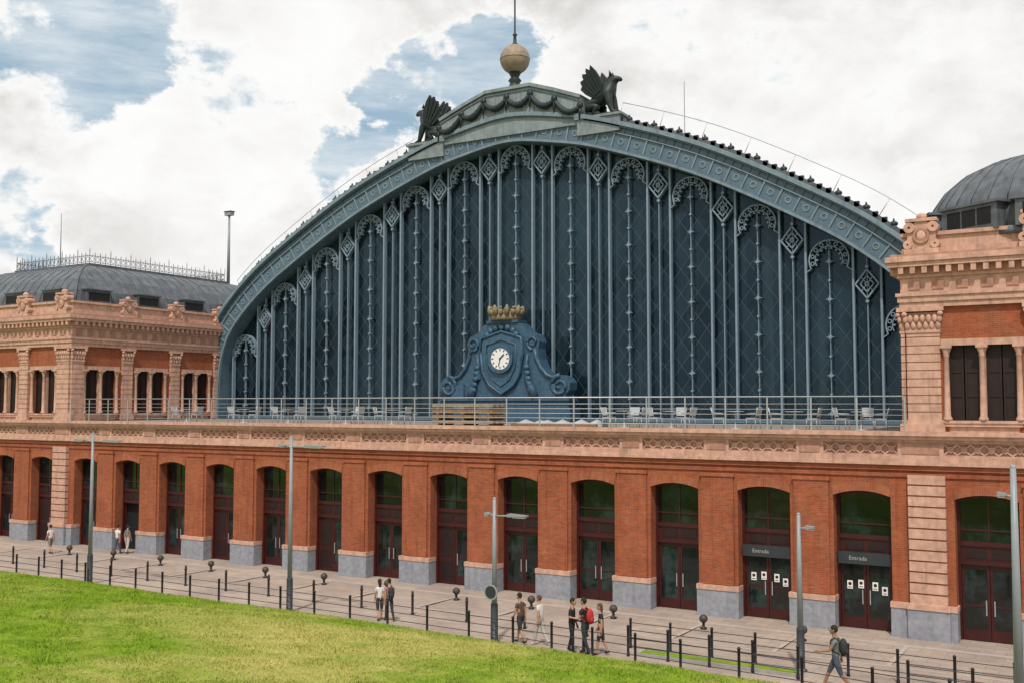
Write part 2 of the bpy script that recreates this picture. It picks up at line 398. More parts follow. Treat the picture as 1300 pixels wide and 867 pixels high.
def acroterion(mb,x,y,z,s=1.0,T=None):
    o=mb.T; 
    def TT(u,d,w): return (x+u*s,y+d*s,z+w*s)
    def T2(u,d,w): return (x-d*s,y+u*s,z+w*s)
    mb.T=T2 if T=='side' else TT
    mb.box(-.62,.62,-.3,.3,0,.18,'pink')
    mb.prism([(-.5,.18),(-.5,.95),(-.38,1.12),(-.2,1.2),(0,1.25),(.2,1.2),(.38,1.12),(.5,.95),(.5,.18)],-.2,.2,'pink')
    mb.box(-.56,.56,-.27,.27,1.22,1.34,'pink')
    for sgn in (-1,1):
        mb.ring((sgn*.42,1.0),.05,.2,-.28,.22,'pink',12); mb.ring((sgn*.48,.36),.04,.17,-.28,.22,'pink',12)
    mb.ring((0,.68),.2,.3,-.27,-.19,'pinkd',14); mb.ball((0,-.2,.68),(.2,.1,.26),'pink',10,6)
    mb.ball((0,0,1.42),(.2,.2,.16),'pink',8,5)
    mb.T=o
def pavilion(x0,x1,y1,frontc,sidec,sideface):
    e=MB()
    e.T=lambda u,d,z:(x0+u,d,z)
    L=x1-x0; pl=[]
    cs=sorted(c-x0 for c in frontc)
    for a,b in zip(cs[:-1],cs[1:]): m=(a+b)/2; pl.append((m-.5,m+.5))
    if sideface>0: pl.append((L-1.3,L-.0)); pl.append((0,.6))
    else: pl.append((0,1.3)); pl.append((L-.6,L))
    upper_wall(e,L,cs,pl)
    sl=y1-.5; cs2=[c-.5 for c in sidec]
    if sideface>0: e.T=lambda u,d,z:(x1-d,u+.5,z)
    else: e.T=lambda u,d,z:(x0+d,u+.5,z)
    pl=[(-.3-.33,.38)]+[((a+b)/2-.45,(a+b)/2+.45) for a,b in zip(cs2[:-1],cs2[1:])]
    upper_wall(e,sl,cs2,pl)
    if sideface>0: e.T=lambda u,d,z:(x0+d,u+.5,z)
    else: e.T=lambda u,d,z:(x1-d,u+.5,z)
    e.box(0,sl,-.0,.4,0,12.3,'brick')
    e.T=None
    e.box(x0,x1,y1,y1+.4,0,12.3,'brick')
    def slab(o,z0,z1,k): e.box(x0-o,x1+o,-o,y1+.4+o,z0,z1,k)
    slab(.16,12.3,12.5,'pink'); slab(.22,12.5,12.72,'pink'); slab(.28,12.72,12.84,'pink')
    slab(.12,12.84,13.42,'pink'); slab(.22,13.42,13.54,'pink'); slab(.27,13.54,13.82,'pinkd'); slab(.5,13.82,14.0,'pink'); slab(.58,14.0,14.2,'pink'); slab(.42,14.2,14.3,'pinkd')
    slab(.05,14.3,14.55,'pink'); slab(-.02,14.55,15.0,'pink'); slab(.08,15.0,15.14,'pink')
    n=int((x1-x0+.5)/.42)
    for j in range(n):
        x=x0-.25+(x1-x0+.5)*(j+.5)/n
        e.box(x-.09,x+.09,-.47,-.269,13.56,13.818,'pink')
        if j%2: e.box(x-.2,x+.2,-.155,-.119,12.96,13.3,'pinkd')
    n=int((y1+.9)/.42)
    for j in range(n):
        y=-.25+(y1+.9)*(j+.5)/n
        if sideface>0:
            e.box(x1+.269,x1+.47,y-.09,y+.09,13.56,13.818,'pink')
            if j%2: e.box(x1+.119,x1+.155,y-.2,y+.2,12.96,13.3,'pinkd')
        else: e.box(x0-.47,x0-.269,y-.09,y+.09,13.56,13.818,'pink')
    for p in [x1-.7 if sideface>0 else x0+.7]+[(a+b)/2 for a,b in zip(sorted(frontc)[:-1],sorted(frontc)[1:])]:
        acroterion(e,p,-.1,14.3,1.0)
    if sideface>0:
        for p in (4.1,8.1,12.1,16): acroterion(e,x1+.05,p,14.3,.9,'side')
    return e
pavilion(XA,XL,21,C_LP,[2.15,6.1,10.05,14.0,17.9],1).build('left_pavilion',station)
pavilion(XR,XB,21,C_RP,[2.15,6.1,10.05,14.0,17.9],-1).build('right_pavilion',station)
mb=MB()
prof=[(0,0),(.06,.28),(.2,.55),(.42,.78),(.7,.93),(1,1)]
def mansard(mb,xa,xb,ya,yb,za,zb,sx,sy):
    loops=[]
    for t,h in prof:
        loops.append([(xa+sx*t,ya+sy*t,za+(zb-za)*h),(xb-sx*t,ya+sy*t,za+(zb-za)*h),(xb-sx*t,yb-sy*t,za+(zb-za)*h),(xa+sx*t,yb-sy*t,za+(zb-za)*h)])
    vs=sum(loops,[]); fs=[]
    for i in range(len(loops)-1):
        for j in range(4): fs.append((4*i+j,4*i+(j+1)%4,4*i+4+(j+1)%4,4*i+4+j))
    n=4*(len(loops)-1); fs.append((n,n+1,n+2,n+3)); mb.add(vs,fs,'lead')
    return loops[-1]
top=mansard(mb,XA+.5,XL-.5,.5,20.9,15.1,18.15,4.0,4.0)
for j in range(26):
    y=1.0+j*.78
    pts=[(XL-.5-4.0*t+.01,y,15.1+3.05*h+.01) for t,h in prof if .5+4*t<=y<=20.9-4*t]
    if len(pts)>1: mb.tube(pts,.025,'lead',4)
for j in range(20):
    x=XA+1+j*.8
    pts=[(x,.5+4*t-.01,15.1+3.05*h+.01) for t,h in prof if XA+.5+4*t<=x<=XL-.5-4*t]
    if len(pts)>1: mb.tube(pts,.025,'lead',4)
mb.tube([(XL-.5-4*t,.5+4*t,15.1+3.05*h+.02) for t,h in prof],.07,'lead',6)
mb.box(top[0][0]-.1,top[1][0]+.1,top[0][1]-.1,top[2][1]+.1,18.15,18.32,'lead')
def dormer_side(y,w=.9):
    mb.box(XL-1.6,XL-.32,y-w,y+w,15.1,15.95,'lead'); mb.box(XL-.33,XL-.29,y-w+.12,y+w-.12,15.3,15.8,'dark'); mb.box(XL-1.7,XL-.22,y-w-.1,y+w+.1,15.95,16.03,'lead')
def dormer_front(x,w=.9):
    mb.box(x-w,x+w,.32,1.6,15.1,15.95,'lead'); mb.box(x-w+.12,x+w-.12,.28,.33,15.3,15.8,'dark'); mb.box(x-w-.1,x+w+.1,.22,1.7,15.95,16.03,'lead')
for y in (2.15,6.1,10.05,14.0): dormer_side(y)
for x in C_LP: dormer_front(x)
mb.build('left_mansard_roof',station)
mb=MB()
x0,y0=top[0][0],top[0][1]; x1,y1=top[2][0],top[2][1]
per=[((x0,y0),(x1,y0)),((x1,y0),(x1,y1)),((x1,y1),(x0,y1)),((x0,y1),(x0,y0))]
M['cresting']=mat('iron_cresting',(.16,.16,.17),.6,amt=.2,bmp=0)
for p,q in per:
    L=math.hypot(q[0]-p[0],q[1]-p[1]); n=int(L/.42); ax=((q[0]-p[0])/L,(q[1]-p[1])/L)
    P=lambda s,z:(p[0]+ax[0]*s,p[1]+ax[1]*s,z)
    for z in (18.42,18.85): mb.tube([P(0,z),P(L,z)],.022,'cresting',4)
    for j in range(n+1):
        s=L*j/n; big=j%4==0
        mb.tube([P(s,18.3),P(s,19.2 if big else 19.0),P(s,19.42 if big else 19.14)],[.024,.034,.005],'cresting',4)
        if j<n:
            s2=L*(j+.5)/n
            mb.tube([P(s2+.14*math.cos(a),18.64+.16*math.sin(a)) for a in [2*math.pi*t/8 for t in range(9)]],.018,'cresting',4)
            mb.tube([P(s2,18.84),P(s2,19.0)],[.02,.006],'cresting',4)
mb.build('roof_cresting',station)
# right dome
mb=MB(); DX,DY=-1.8,5.0
dprof=[(4.95,14.9),(5.0,15.4),(4.93,15.9),(4.7,16.55),(4.25,17.2),(3.55,17.8),(2.65,18.22),(1.6,18.5),(.7,18.62),(.35,18.65)]
mb.lathe(DX,DY,dprof,'lead',40)
for j in range(40):
    a=2*math.pi*j/40; mb.tube([(DX+(r+.015)*math.cos(a),DY+(r+.015)*math.sin(a),z) for r,z in dprof[:-1]],.03,'lead',4)
for ang in (-90,-122,-58,180,0,-155):
    a=R(ang); ca,sa=math.cos(a),math.sin(a)
    mb.T=lambda u,d,z,ca=ca,sa=sa:(DX+ca*(5.0-d)-sa*u,DY+sa*(5.0-d)+ca*u,z)
    mb.box(-1.2,1.2,-.35,1.0,15.1,16.05,'lead'); mb.box(-1.35,1.35,-.45,1.0,16.05,16.15,'lead')
    for q in (-.66,0,.66): mb.box(q-.29,q+.29,-.37,-.349,15.3,15.92,'dark')
mb.T=None
mb.lathe(DX,DY,[(.5,18.6),(.45,19.0),(.2,19.2),(.3,19.5),(.1,19.8),(.03,20.7)],'lead',12)
mb.lathe(DX,DY,[(5.3,14.85),(5.3,15.12)],'lead',40)
mb.build('right_dome_roof',station)
mb=MB(); mb.box(XR+.6,XB-.6,.6,20.8,15.0,15.2,'lead'); mb.box(DX+6,XB-1,1,20,15.2,17,'lead'); mb.build('right_flat_roof',station)
# ------------------------------------------------------------------ the great arch
pa=[(0,26.2),(3.4,25.75),(6.8,24.9),(12.7,22.65),(19.0,19.3),(22.1,17.2),(24.2,15.2),(25.3,13.4),(25.9,11.0),(26.05,7.5)]
full=[(-a,z) for a,z in pa[::-1]]+pa[1:]
def catmull(P,n=12):
    out=[]
    for i in range(len(P)-1):
        p0=P[max(i-1,0)]; p1=P[i]; p2=P[i+1]; p3=P[min(i+2,len(P)-1)]
        for t in range(n):
            t/=n; out.append(tuple(.5*((2*p1[k])+(-p0[k]+p2[k])*t+(2*p0[k]-5*p1[k]+4*p2[k]-p3[k])*t*t+(-p0[k]+3*p1[k]-3*p2[k]+p3[k])*t**3) for k in (0,1)))
    out.append(P[-1]); return out
fine=np.array(catmull(full)); seg=np.hypot(*np.diff(fine,axis=0).T); S=np.concatenate([[0],np.cumsum(seg)])
NS=132
ss=np.linspace(0,S[-1],NS+1); PX=np.interp(ss,S,fine[:,0]); PZ=np.interp(ss,S,fine[:,1])
TX=np.gradient(PX); TZ=np.gradient(PZ); LL=np.hypot(TX,TZ); TX/=LL; TZ/=LL
NX,NZ=TZ,-TX
def off(o): return [(AC+PX[i]+NX[i]*o,PZ[i]+NZ[i]*o) for i in range(NS+1)]
def strip(mb,o0,o1,y0,y1,k,smooth=False):
    A=off(o0); B=off(o1); vs=[]
    for a,b in zip(A,B): vs+=[(a[0],y0,a[1]),(b[0],y0,b[1]),(b[0],y1,b[1]),(a[0],y1,a[1])]
    fs=[]
    for i in range(NS):
        for j in range(4): fs.append((4*i+j,4*i+(j+1)%4,4*i+4+(j+1)%4,4*i+4+j))
    mb.add(vs,fs,k)
BW=1.65
mb=MB()
strip(mb,0,BW,AY-.3,AY+.95,'iron')
strip(mb,-.12,.12,AY-.62,AY-.302,'iron_p'); strip(mb,.12,.20,AY-.5,AY-.303,'iron')
strip(mb,.52,.58,AY-.40,AY-.304,'iron_p')
strip(mb,BW-.16,BW-.02,AY-.46,AY-.305,'iron_p'); strip(mb,BW-.26,BW-.16,AY-.38,AY-.306,'iron')
O0=off(.58); O1=off(BW-.26); O2=off(.20); O3=off(.52)
for i in range(0,NS+1,2):
    mb.bar(O0[i],O1[i],.09,(AY-.37,AY-.301),'iron_p')
    if i+1<=NS:
        c=((O0[i+1][0]+O1[i+1][0])/2,(O0[i+1][1]+O1[i+1][1])/2)
        mb.ring(c,.12,.19,AY-.335,AY-.301,'iron_p',10)
for i in range(NS+1): mb.bar(O2[i],O3[i],.07,(AY-.36,AY-.301),'iron')
mb.build('arch_band',station)
mb=MB(); strip(mb,-.35,-.121,AY-.2,AY+1.2,'lead'); strip(mb,-.3,.1,AY+1.2,AY+75,'lead'); mb.build('barrel_roof',station)
mb=MB(); Oc=off(-.35)
for i in range(2,NS-1):
    p=Oc[i]
    if abs(p[0]-AC)<6.9: continue
    if i%3==0:
        mb.ball((p[0],AY-.1,p[1]+.02),(.22,.16,.15),'bronze',7,5); mb.tube([(p[0],AY-.1,p[1]+.08),(p[0],AY-.1,p[1]+.3)],[.09,.03],'bronze',5)
    else: mb.box(p[0]-.13,p[0]+.13,AY-.2,AY,p[1]-.22,p[1]+.07,'bronze')
mb.build('arch_antefixes',station)
mb=MB(); Oe=off(-1.35)
for rng in ([i for i in range(NS+1) if 6.8<Oe[i][0]-AC<25.2],[i for i in range(NS+1) if -24<Oe[i][0]-AC<-7.5]):
    mb.tube([(Oe[i][0],AY+.6,Oe[i][1]) for i in rng],.022,'rail',4)
    for i in rng[::5]: mb.tube([(Oe[i][0],AY+.6,Oe[i][1]),(Oc[i][0],AY+.6,Oc[i][1]-.1)],.02,'rail',4)
mb.build('roof_safety_line',station)
inz=sorted([(p[0]-AC,p[1]) for p in off(BW)])
def Zin(a):
    a=abs(a); cand=[p for p in inz if p[0]>=-.6]; best=7.7
    for (x0,z0),(x1,z1) in zip(cand[:-1],cand[1:]):
        if x0<=a<=x1 and x1>x0: best=max(best,z0+(z1-z0)*(a-x0)/(x1-x0))
    return best
mb=MB(); mb.prism(off(BW-.1),AY+.82,AY+.88,'bglass'); mb.build('arch_glazing',station)
mb=MB(); GY=(AY+.42,AY+.70); S2=3.77
for kx in range(-13,14):
    fanc=kx*S2/2
    if abs(fanc)>24.2: continue
    if kx%2==0:
        for a in (fanc-1.2,fanc+1.2):
            if abs(a)<24.1: mb.box(AC+a-.055,AC+a+.055,GY[0],GY[1],ZT,Zin(a)+.1,'iron_l')
        if abs(fanc)>23: continue
        zt=min(Zin(abs(fanc)+.85)+.15,Zin(fanc)-.1)
        c=(AC+fanc,zt-.95); x=AC+fanc
        if c[1]<9: c=(AC+fanc,9.2)
        a0,a1=R(-25),R(205)
        mb.ring(c,.98,1.045,GY[0]-.02,GY[1]-.03,'iron_l',20,a0,a1); mb.ring(c,.68,.725,GY[0]-.01,GY[1]-.04,'iron_l',16,a0,a1)
        for j in range(9):
            a=a0+(a1-a0)*(j+.5)/9
            mb.ring((c[0]+.85*math.cos(a),c[1]+.85*math.sin(a)),.07,.115,GY[0]-.03,GY[1]-.05,'iron_l',8)
        for j in range(10):
            a=a0+(a1-a0)*j/9
            if 0<j<9: mb.ring((c[0]+.60*math.cos(a),c[1]+.60*math.sin(a)),.0,.055,GY[0]-.02,GY[1]-.07,'iron_l',6)
        for s in (-1,1):
            mb.bar((c[0]+s*.9,c[1]-.42),(c[0]+s*1.15,c[1]-.6),.05,(GY[0],GY[1]-.06),'iron_l')
        mb.box(x-.018,x+.018,GY[0]+.06,GY[1]-.06,ZT,c[1]+.65,'iron_l')
        z=c[1]-.1; j=0
        while z>ZT+.3:
            r=.105 if j%2==0 else .065
            mb.ring((x,z),.0,r,GY[0],GY[1]-.05,'iron_l',8)
            if j%2==0:
                mb.bar((x-.19,z),(x+.19,z),.035,(GY[0]+.02,GY[1]-.06),'iron_l')
                mb.bar((x,z-.2),(x,z+.2),.06,(GY[0]+.03,GY[1]-.061),'iron_l')
            z-=.98; j+=1
    else:
        if abs(fanc)>22.8: continue
        zt=min(Zin(abs(fanc)+.6),Zin(abs(fanc)))
        mb.box(AC+fanc-.022,AC+fanc+.022,GY[0]+.05,GY[1]-.05,ZT,Zin(fanc)+.05,'iron_l')
        c=(AC+fanc,zt-.95)
        for r,w in ((.74,.075),(.42,.05)):
            q=[(c[0],c[1]+r),(c[0]+r*.78,c[1]),(c[0],c[1]-r),(c[0]-r*.78,c[1])]
            for j in range(4): mb.bar(q[j],q[(j+1)%4],w,(GY[0]-.05,GY[1]-.04-.01*j),'iron_l')
        for dx,dz in ((.29,.37),(-.29,.37),(.29,-.37),(-.29,-.37)): mb.bar(c,(c[0]+dx,c[1]+dz),.04,(GY[0]-.015,GY[1]-.08),'iron_l')
        mb.ring(c,.06,.12,GY[0]-.06,GY[1]-.05,'iron_l',8)
        for zz in (c[1]+.88,c[1]-.88): mb.ring((c[0],zz),.0,.09,GY[0]-.03,GY[1]-.06,'iron_l',8)
mb.box(AC-24.3,AC+24.3,GY[0]-.06,AY+.8,ZT,ZT+.22,'iron')
mb.build('arch_tracery',station)
# ------------------------------------------------------------------ crest
mb=MB()
cp=[(-5.0,25.0),(-5.0,26.55),(-3.2,27.25),(-1.6,27.8),(1.6,27.8),(3.2,27.25),(5.0,26.55),(5.0,25.0)]
mb.prism([(AC+a,z) for a,z in cp],AY-.45,AY+1.3,'crest')
for p,q in zip(cp[1:-2],cp[2:-1]): mb.bar((AC+p[0],p[1]+.06),(AC+q[0],q[1]+.06),.2,(AY-.62,AY+1.35),'crest'); mb.bar((AC+p[0],p[1]-.18),(AC+q[0],q[1]-.18),.08,(AY-.52,AY-.44),'iron_p')
cxs=[c[0] for c in cp[1:-1]]; czs=[c[1] for c in cp[1:-1]]
for j in range(11):
    a=-4.5+.9*j; zt=np.interp(a,cxs,czs)-.35
    mb.box(AC+a-.03,AC+a+.03,AY-.48,AY-.449,zt-1.2,zt,'iron_p')
mb.build('crest_parapet',station)
mb=MB()
for s in (-1,1): mb.box(AC+s*6.1-1.35,AC+s*6.1+1.35,AY-.5,AY+.9,24.3,25.22,'crest'); mb.box(AC+s*6.1-1.5,AC+s*6.1+1.5,AY-.6,AY+1.0,25.22,25.36,'crest')
mb.build('statue_plinths',station)
mb=MB()
zc=lambda a: np.interp(a,cxs,czs)-.55
kn=[-5.0,-3.3,-1.65,0,1.65,3.3,5.0]
for a,b in zip(kn[:-1],kn[1:]):
    pts=[]; rs=[]
    for t in range(13):
        t/=12; x=a+(b-a)*t; pts.append((AC+x,AY-.64,zc(a)+(zc(b)-zc(a))*t-.55*4*t*(1-t))); rs.append(.09+.13*4*t*(1-t)*(1 if int(t*12)%2 else .75))
    mb.tube(pts,rs,'bronze',6)
for a in kn: mb.ball((AC+a,AY-.64,zc(a)+.05),(.22,.16,.22),'bronze',8,5); mb.tube([(AC+a,AY-.62,zc(a)),(AC+a-.03,AY-.62,zc(a)-.8)],[.12,.04],'bronze',5)
mb.build('bronze_garlands',station)
mb=MB()
mb.lathe(AC,AY+.4,[(.75,27.75),(.75,28.0),(.45,28.1),(.3,28.45),(.42,28.6),(.25,28.8),(.4,29.1)],'bronze',14)
mb.ball((AC,AY+.4,29.95),(.93,.93,.93),'ball',28,18)
mb.lathe(AC,AY+.4,[(.945,29.91),(.945,29.99)],'ball',28)
mb.lathe(AC,AY+.4,[(.3,30.83),(.12,30.98),(.09,31.4),(.16,31.5),(.06,31.6),(.05,34.3),(.01,34.9)],'bronze',10)
mb.build('globe_finial',station)
def griffin(loc,flip):
    g=MB(); nodes=[];ed=[]
    def n(x,y,z,r,r2=None): nodes.append(((x,y,z),r,r2 or r)); return len(nodes)-1
    pel=n(-.66,0,.68,.47); mid=n(-.22,0,.98,.43); ch=n(.24,0,1.28,.47); nk=n(.46,0,1.74,.36); hd=n(.62,0,2.16,.31); sn=n(.94,0,2.08,.18); bk=n(1.08,0,1.94,.07)
    ed+=[(pel,mid),(mid,ch),(ch,nk),(nk,hd),(hd,sn),(sn,bk)]
    for s in (-1,1):
        h=n(-.58,s*.36,.5,.37); k=n(-.05,s*.44,.55,.23); an=n(-.35,s*.44,.16,.14); pw=n(.05,s*.44,.10,.13)
        ed+=[(pel,h),(h,k),(k,an),(an,pw)]
        sh=n(.40,s*.28,1.15,.26); el=n(.50,s*.32,.68,.18); wr=n(.64,s*.32,.18,.13); pt=n(.92,s*.32,.09,.13)
        ed+=[(ch,sh),(sh,el),(el,wr),(wr,pt)]
    t1=n(-1.05,0,.35,.12); t2=n(-1.34,.1,.5,.08); t3=n(-1.40,.15,.9,.06); t4=n(-1.2,.15,1.15,.11)
    ed+=[(pel,t1),(t1,t2),(t2,t3),(t3,t4)]
    vs,fs=skin_mesh(nodes,ed,0,1); g.add(vs,fs,'bronze',True)
    for j in range(10): g.ball((.14+.035*j,.0,1.45+.085*j),(.20,.33-.014*j,.13),'bronze',8,5)
    for s in (-1,1): g.tube([(.50,s*.15,2.32),(.44,s*.2,2.6)],[.10,.01],'bronze',5)
    wing=[(.22,1.15),(.22,1.7),(.10,2.15),(-.10,2.55),(-.36,2.88),(-.40,2.6),(-.62,2.74),(-.62,2.42),(-.84,2.44),(-.80,2.12),(-.98,2.04),(-.90,1.76),(-1.0,1.6),(-.75,1.3),(-.4,1.05),(-.1,1.02)]
    for s in (-1,1):
        g.T=lambda x,y,z,s=s:(x,s*(.38+(z-1.0)*.16)+y,z)
        g.prism(wing,-.09,.09,'bronze')
        for p,q in (((.08,1.35),(-.34,2.7)),((-.02,1.28),(-.58,2.6)),((-.12,1.2),(-.80,2.32)),((-.2,1.15),(-.92,1.95))): g.bar(p,q,.11,(-.13,.13),'bronze')
        g.T=None
    g.box(-1.25,1.15,-.55,.55,-.02,.08,'bronze')
    o=g.build('griffin_statue',None,loc,0)
    o.rotation_euler=(0,0,math.pi if flip else 0); o.scale=(1.15,1.15,1.02)
griffin((AC+6.1,AY+.2,25.38),False); griffin((AC-6.1,AY+.2,25.38),True)
# ------------------------------------------------------------------ clock
mb=MB(); CX=AC+.15; cy=AY-1.3
half=[(4.4,7.64),(4.4,8.9),(4.2,9.0),(4.2,9.25),(4.45,9.5),(4.5,9.9),(4.25,10.22),(3.85,10.35),(3.45,10.25),(3.1,10.3),(2.75,10.75),(2.5,11.3),(2.42,11.9),(2.5,12.3),(2.3,12.7),(1.85,12.85),(1.6,13.05),(1.35,13.35),(.9,13.5)]
mb.prism([(CX+a,z) for a,z in half]+[(CX-a,z) for a,z in half[::-1]],cy,cy+.9,'clockblue')
mb.box(CX-4.6,CX+4.6,cy-.25,cy+1.1,7.63,8.5,'clockblue'); mb.box(CX-4.5,CX+4.5,cy-.18,cy+1.0,8.88,9.02,'clockblue')
def spiral(cx,cz,r0,r1,turn,sgn,a0,w=.13):
    pts=[]; n=26; rs=[]
    for t in range(n+1):
        t/=n; r=r0+(r1-r0)*t; a=a0+sgn*turn*2*math.pi*t; pts.append((cx+r*math.cos(a),cy-.04,cz+r*math.sin(a))); rs.append(w*(1-.5*t))
    mb.tube(pts,rs,'clockblue',6)
for s in (-1,1):
    spiral(CX+s*3.85,9.72,.62,.1,1.5,s,R(90),.14)
    spiral(CX+s*2.05,12.25,.42,.08,1.3,-s,R(270),.1)
    mb.tube([(CX+s*a,cy-.05,z) for a,z in ((3.85,10.34),(3.4,10.2),(3.0,10.35),(2.6,10.8),(2.3,11.4),(2.2,11.9))],.13,'clockblue',6)
    mb.tube([(CX+s*a,cy-.05,z) for a,z in ((2.2,9.1),(2.0,9.6),(1.7,10.2),(1.65,11.0),(1.75,11.6))],[.28,.24,.2,.14,.08],'clockblue',6)
    for j in range(5): mb.ball((CX+s*(1.95-.06*j),cy-.15,9.5+.33*j),(.2,.13,.17),'clockblue',7,5)
    mb.box(CX+s*3.15-.45,CX+s*3.15+.45,cy-.1,cy-.001,9.1,9.85,'clockblue')
sh=[(-1.35,12.55),(-1.45,11.6),(-1.3,10.6),(-.85,9.8),(0,9.25),(.85,9.8),(1.3,10.6),(1.45,11.6),(1.35,12.55),(.7,12.75),(0,12.95),(-.7,12.75)]
mb.prism([(CX+a,z) for a,z in sh],cy-.16,cy-.001,'clockblue')
mb.tube([(CX+a,cy-.17,z) for a,z in sh],.09,'clockblue',6,closed=True)
mb.tube([(CX+a*.72,cy-.18,11.1+(z-11.1)*.74) for a,z in sh],.05,'clockblue',5,closed=True)
cc=(CX,11.35)
mb.ring(cc,0,.84,cy-.26,cy-.161,'clockblue',32); mb.ring(cc,.66,.86,cy-.34,cy-.262,'clockblue',32)
mb.ring(cc,0.0,.64,cy-.30,cy-.261,'white',32)
for j in range(12):
    a=2*math.pi*j/12; mb.bar((cc[0]+.46*math.cos(a),cc[1]+.46*math.sin(a)),(cc[0]+.59*math.cos(a),cc[1]+.59*math.sin(a)),.06,(cy-.315,cy-.302),'black')
mb.bar(cc,(cc[0]+.28,cc[1]+.26),.07,(cy-.34,cy-.325),'black'); mb.bar((cc[0]+.03,cc[1]+.05),(cc[0]-.10,cc[1]-.44),.05,(cy-.325,cy-.312),'black')
mb.ball((cc[0],cy-.33,cc[1]),(.06,.03,.06),'black',8,5)
for j in range(7):
    a=R(20+140*j/6); mb.ball((CX+1.05*math.cos(a),cy-.15,12.5+.7*math.sin(a)),(.2,.13,.2),'clockblue',8,5)
mb.box(CX-1.1,CX+1.1,cy-.1,cy+.95,13.46,13.62,'clockblue')
mb.lathe(CX,cy+.4,[(.85,13.62),(.92,13.64),(.92,13.90),(.84,13.94)],'gold',24)
for j in range(16):
    a=2*math.pi*(j+.5)/16; ca,sa=math.cos(a),math.sin(a)
    P=lambda r,z:(CX+r*ca,cy+.4+r*sa,z)
    if j%2: mb.tube([P(.9,13.9),P(.98,14.25),P(1.02,14.5)],[.15,.16,.05],'gold',6)
    else: mb.tube([P(.9,13.9),P(.96,14.25)],[.12,.11],'gold',6); mb.ball(P(.97,14.33),.10,'gold',6,4)
mb.build('ornamental_clock')
# ------------------------------------------------------------------ terrace railing
mb=MB(); yr=-.18
for z in (7.85,8.06,8.27,8.48,8.69): mb.tube([(XL+.3,yr,z),(XR-.05,yr,z)],.013,'rail',5)
mb.tube([(XL+.3,yr,8.98),(XR-.05,yr,8.98)],.03,'rail',6)
n=28
for j in range(n+1):
    x=XL+.3+(XR-.35-XL)*j/n; mb.box(x-.03,x+.03,yr-.012,yr+.012,ZT,8.97,'rail'); mb.box(x-.07,x+.07,yr-.06,yr+.06,ZT,ZT+.02,'rail')
mb.build('terrace_railing')
mb=MB()
for j in range(4):
    z=7.62+.27*j
    for b in (0,1,2): mb.box(-29.6+b*1.5,-29.5+b*1.5,1.6,3.0,z,z+.1,'wood')
    for b in range(9): mb.box(-29.9+.02*(j%2),-26.3-.03*(b%3),1.6+b*.157,1.6+b*.157+.13,z+.1,z+.26,'wood' if (b+j)%3 else 'ball')
mb.build('lumber_stack')
mb=MB()
vs=[];n=22
for j in range(n):
    x=-24.8+4.2*j/(n-1)
    h=.16+.09*math.sin(j*1.3)+.06*math.sin(j*2.9)
    vs+=[(x,1.2,7.62),(x,1.3,7.66+h*.7),(x,1.9,7.70+h),(x,2.6,7.66+h*.6),(x,2.7,7.62)]
fs=[(5*j+k,5*j+k+1,5*j+6+k,5*j+5+k) for j in range(n-1) for k in range(4)]+[(0,1,2,3,4),tuple(5*(n-1)+k for k in (4,3,2,1,0))]
mb.add(vs,fs,'chair',True); mb.box(-24.9,-20.4,1.0,1.15,7.625,7.78,'wood'); mb.build('tarpaulin_pile')
def chair(x,y,rz):
    m=MB(); 
    for a,b in ((-.2,-.2),(.2,-.2),(-.2,.2),(.2,.2)): m.tube([(a*1.15,b*1.15,0),(a,b,.45)],.016,'rail',5)
    m.prism([(-.23,.44),(.23,.44),(.23,.48),(-.23,.48)],-.23,.23,'chair')
    for a in (-.2,.2): m.tube([(a,.21,.46),(a*1.12,.32,.92)],.018,'rail',5); m.tube([(a*1.15,.24,.68),(a*1.15,-.2,.66)],.018,'chair',5)
    m.add([(-.2,.235,.55),(.2,.235,.55),(.23,.325,.92),(-.23,.325,.92),(-.2,.255,.55),(.2,.255,.55),(.23,.345,.92),(-.23,.345,.92)],[(0,1,2,3),(7,6,5,4),(0,4,5,1),(1,5,6,2),(2,6,7,3),(3,7,4,0)],'chair')
    m.build('cafe_chair',None,(x,y,7.62),rz)
def table(x,y):
    m=MB(); m.lathe(0,0,[(.26,0),(.26,.02),(.035,.05),(.03,.72),(.1,.73),(.38,.74),(.38,.765)],'chair',16); m.build('cafe_table',None,(x,y,7.62))
random.seed(3)
for x in (-47.5,-43.2,-39.5,-35.8,-32.6,-19.4,-17.0,-14.2,-11.6,-9.0):
    y=1.3+.8*random.random(); table(x,y); chair(x-.75,y,R(80+30*random.random())); chair(x+.75,y+.1,R(-80-30*random.random()))
    if random.random()<.6: chair(x+.1,y+.8,R(10))
def mast(name,x,y,z0,z1,r,head=False):
    m=MB(); m.tube([(0,0,z0),(0,0,z1)],[r,r*.6],'lampgrey',8); m.lathe(0,0,[(r*2,z0),(r*2,z0+.2)],'lampgrey',8)
    if head: m.box(-.35,.35,-.2,.2,z1-.12,z1+.18,'lampgrey'); m.box(-.4,.4,-.25,.25,z1+.18,z1+.24,'lampdark')
    m.build(name,None,(x,y,0))
mast('roof_light_mast',-62.5,19,18.2,24.2,.14,True)
mast('lightning_rod',-66,6,18.2,22.5,.045)
mast('lightning_rod',AC+7.5,22,20,29.9,.05)
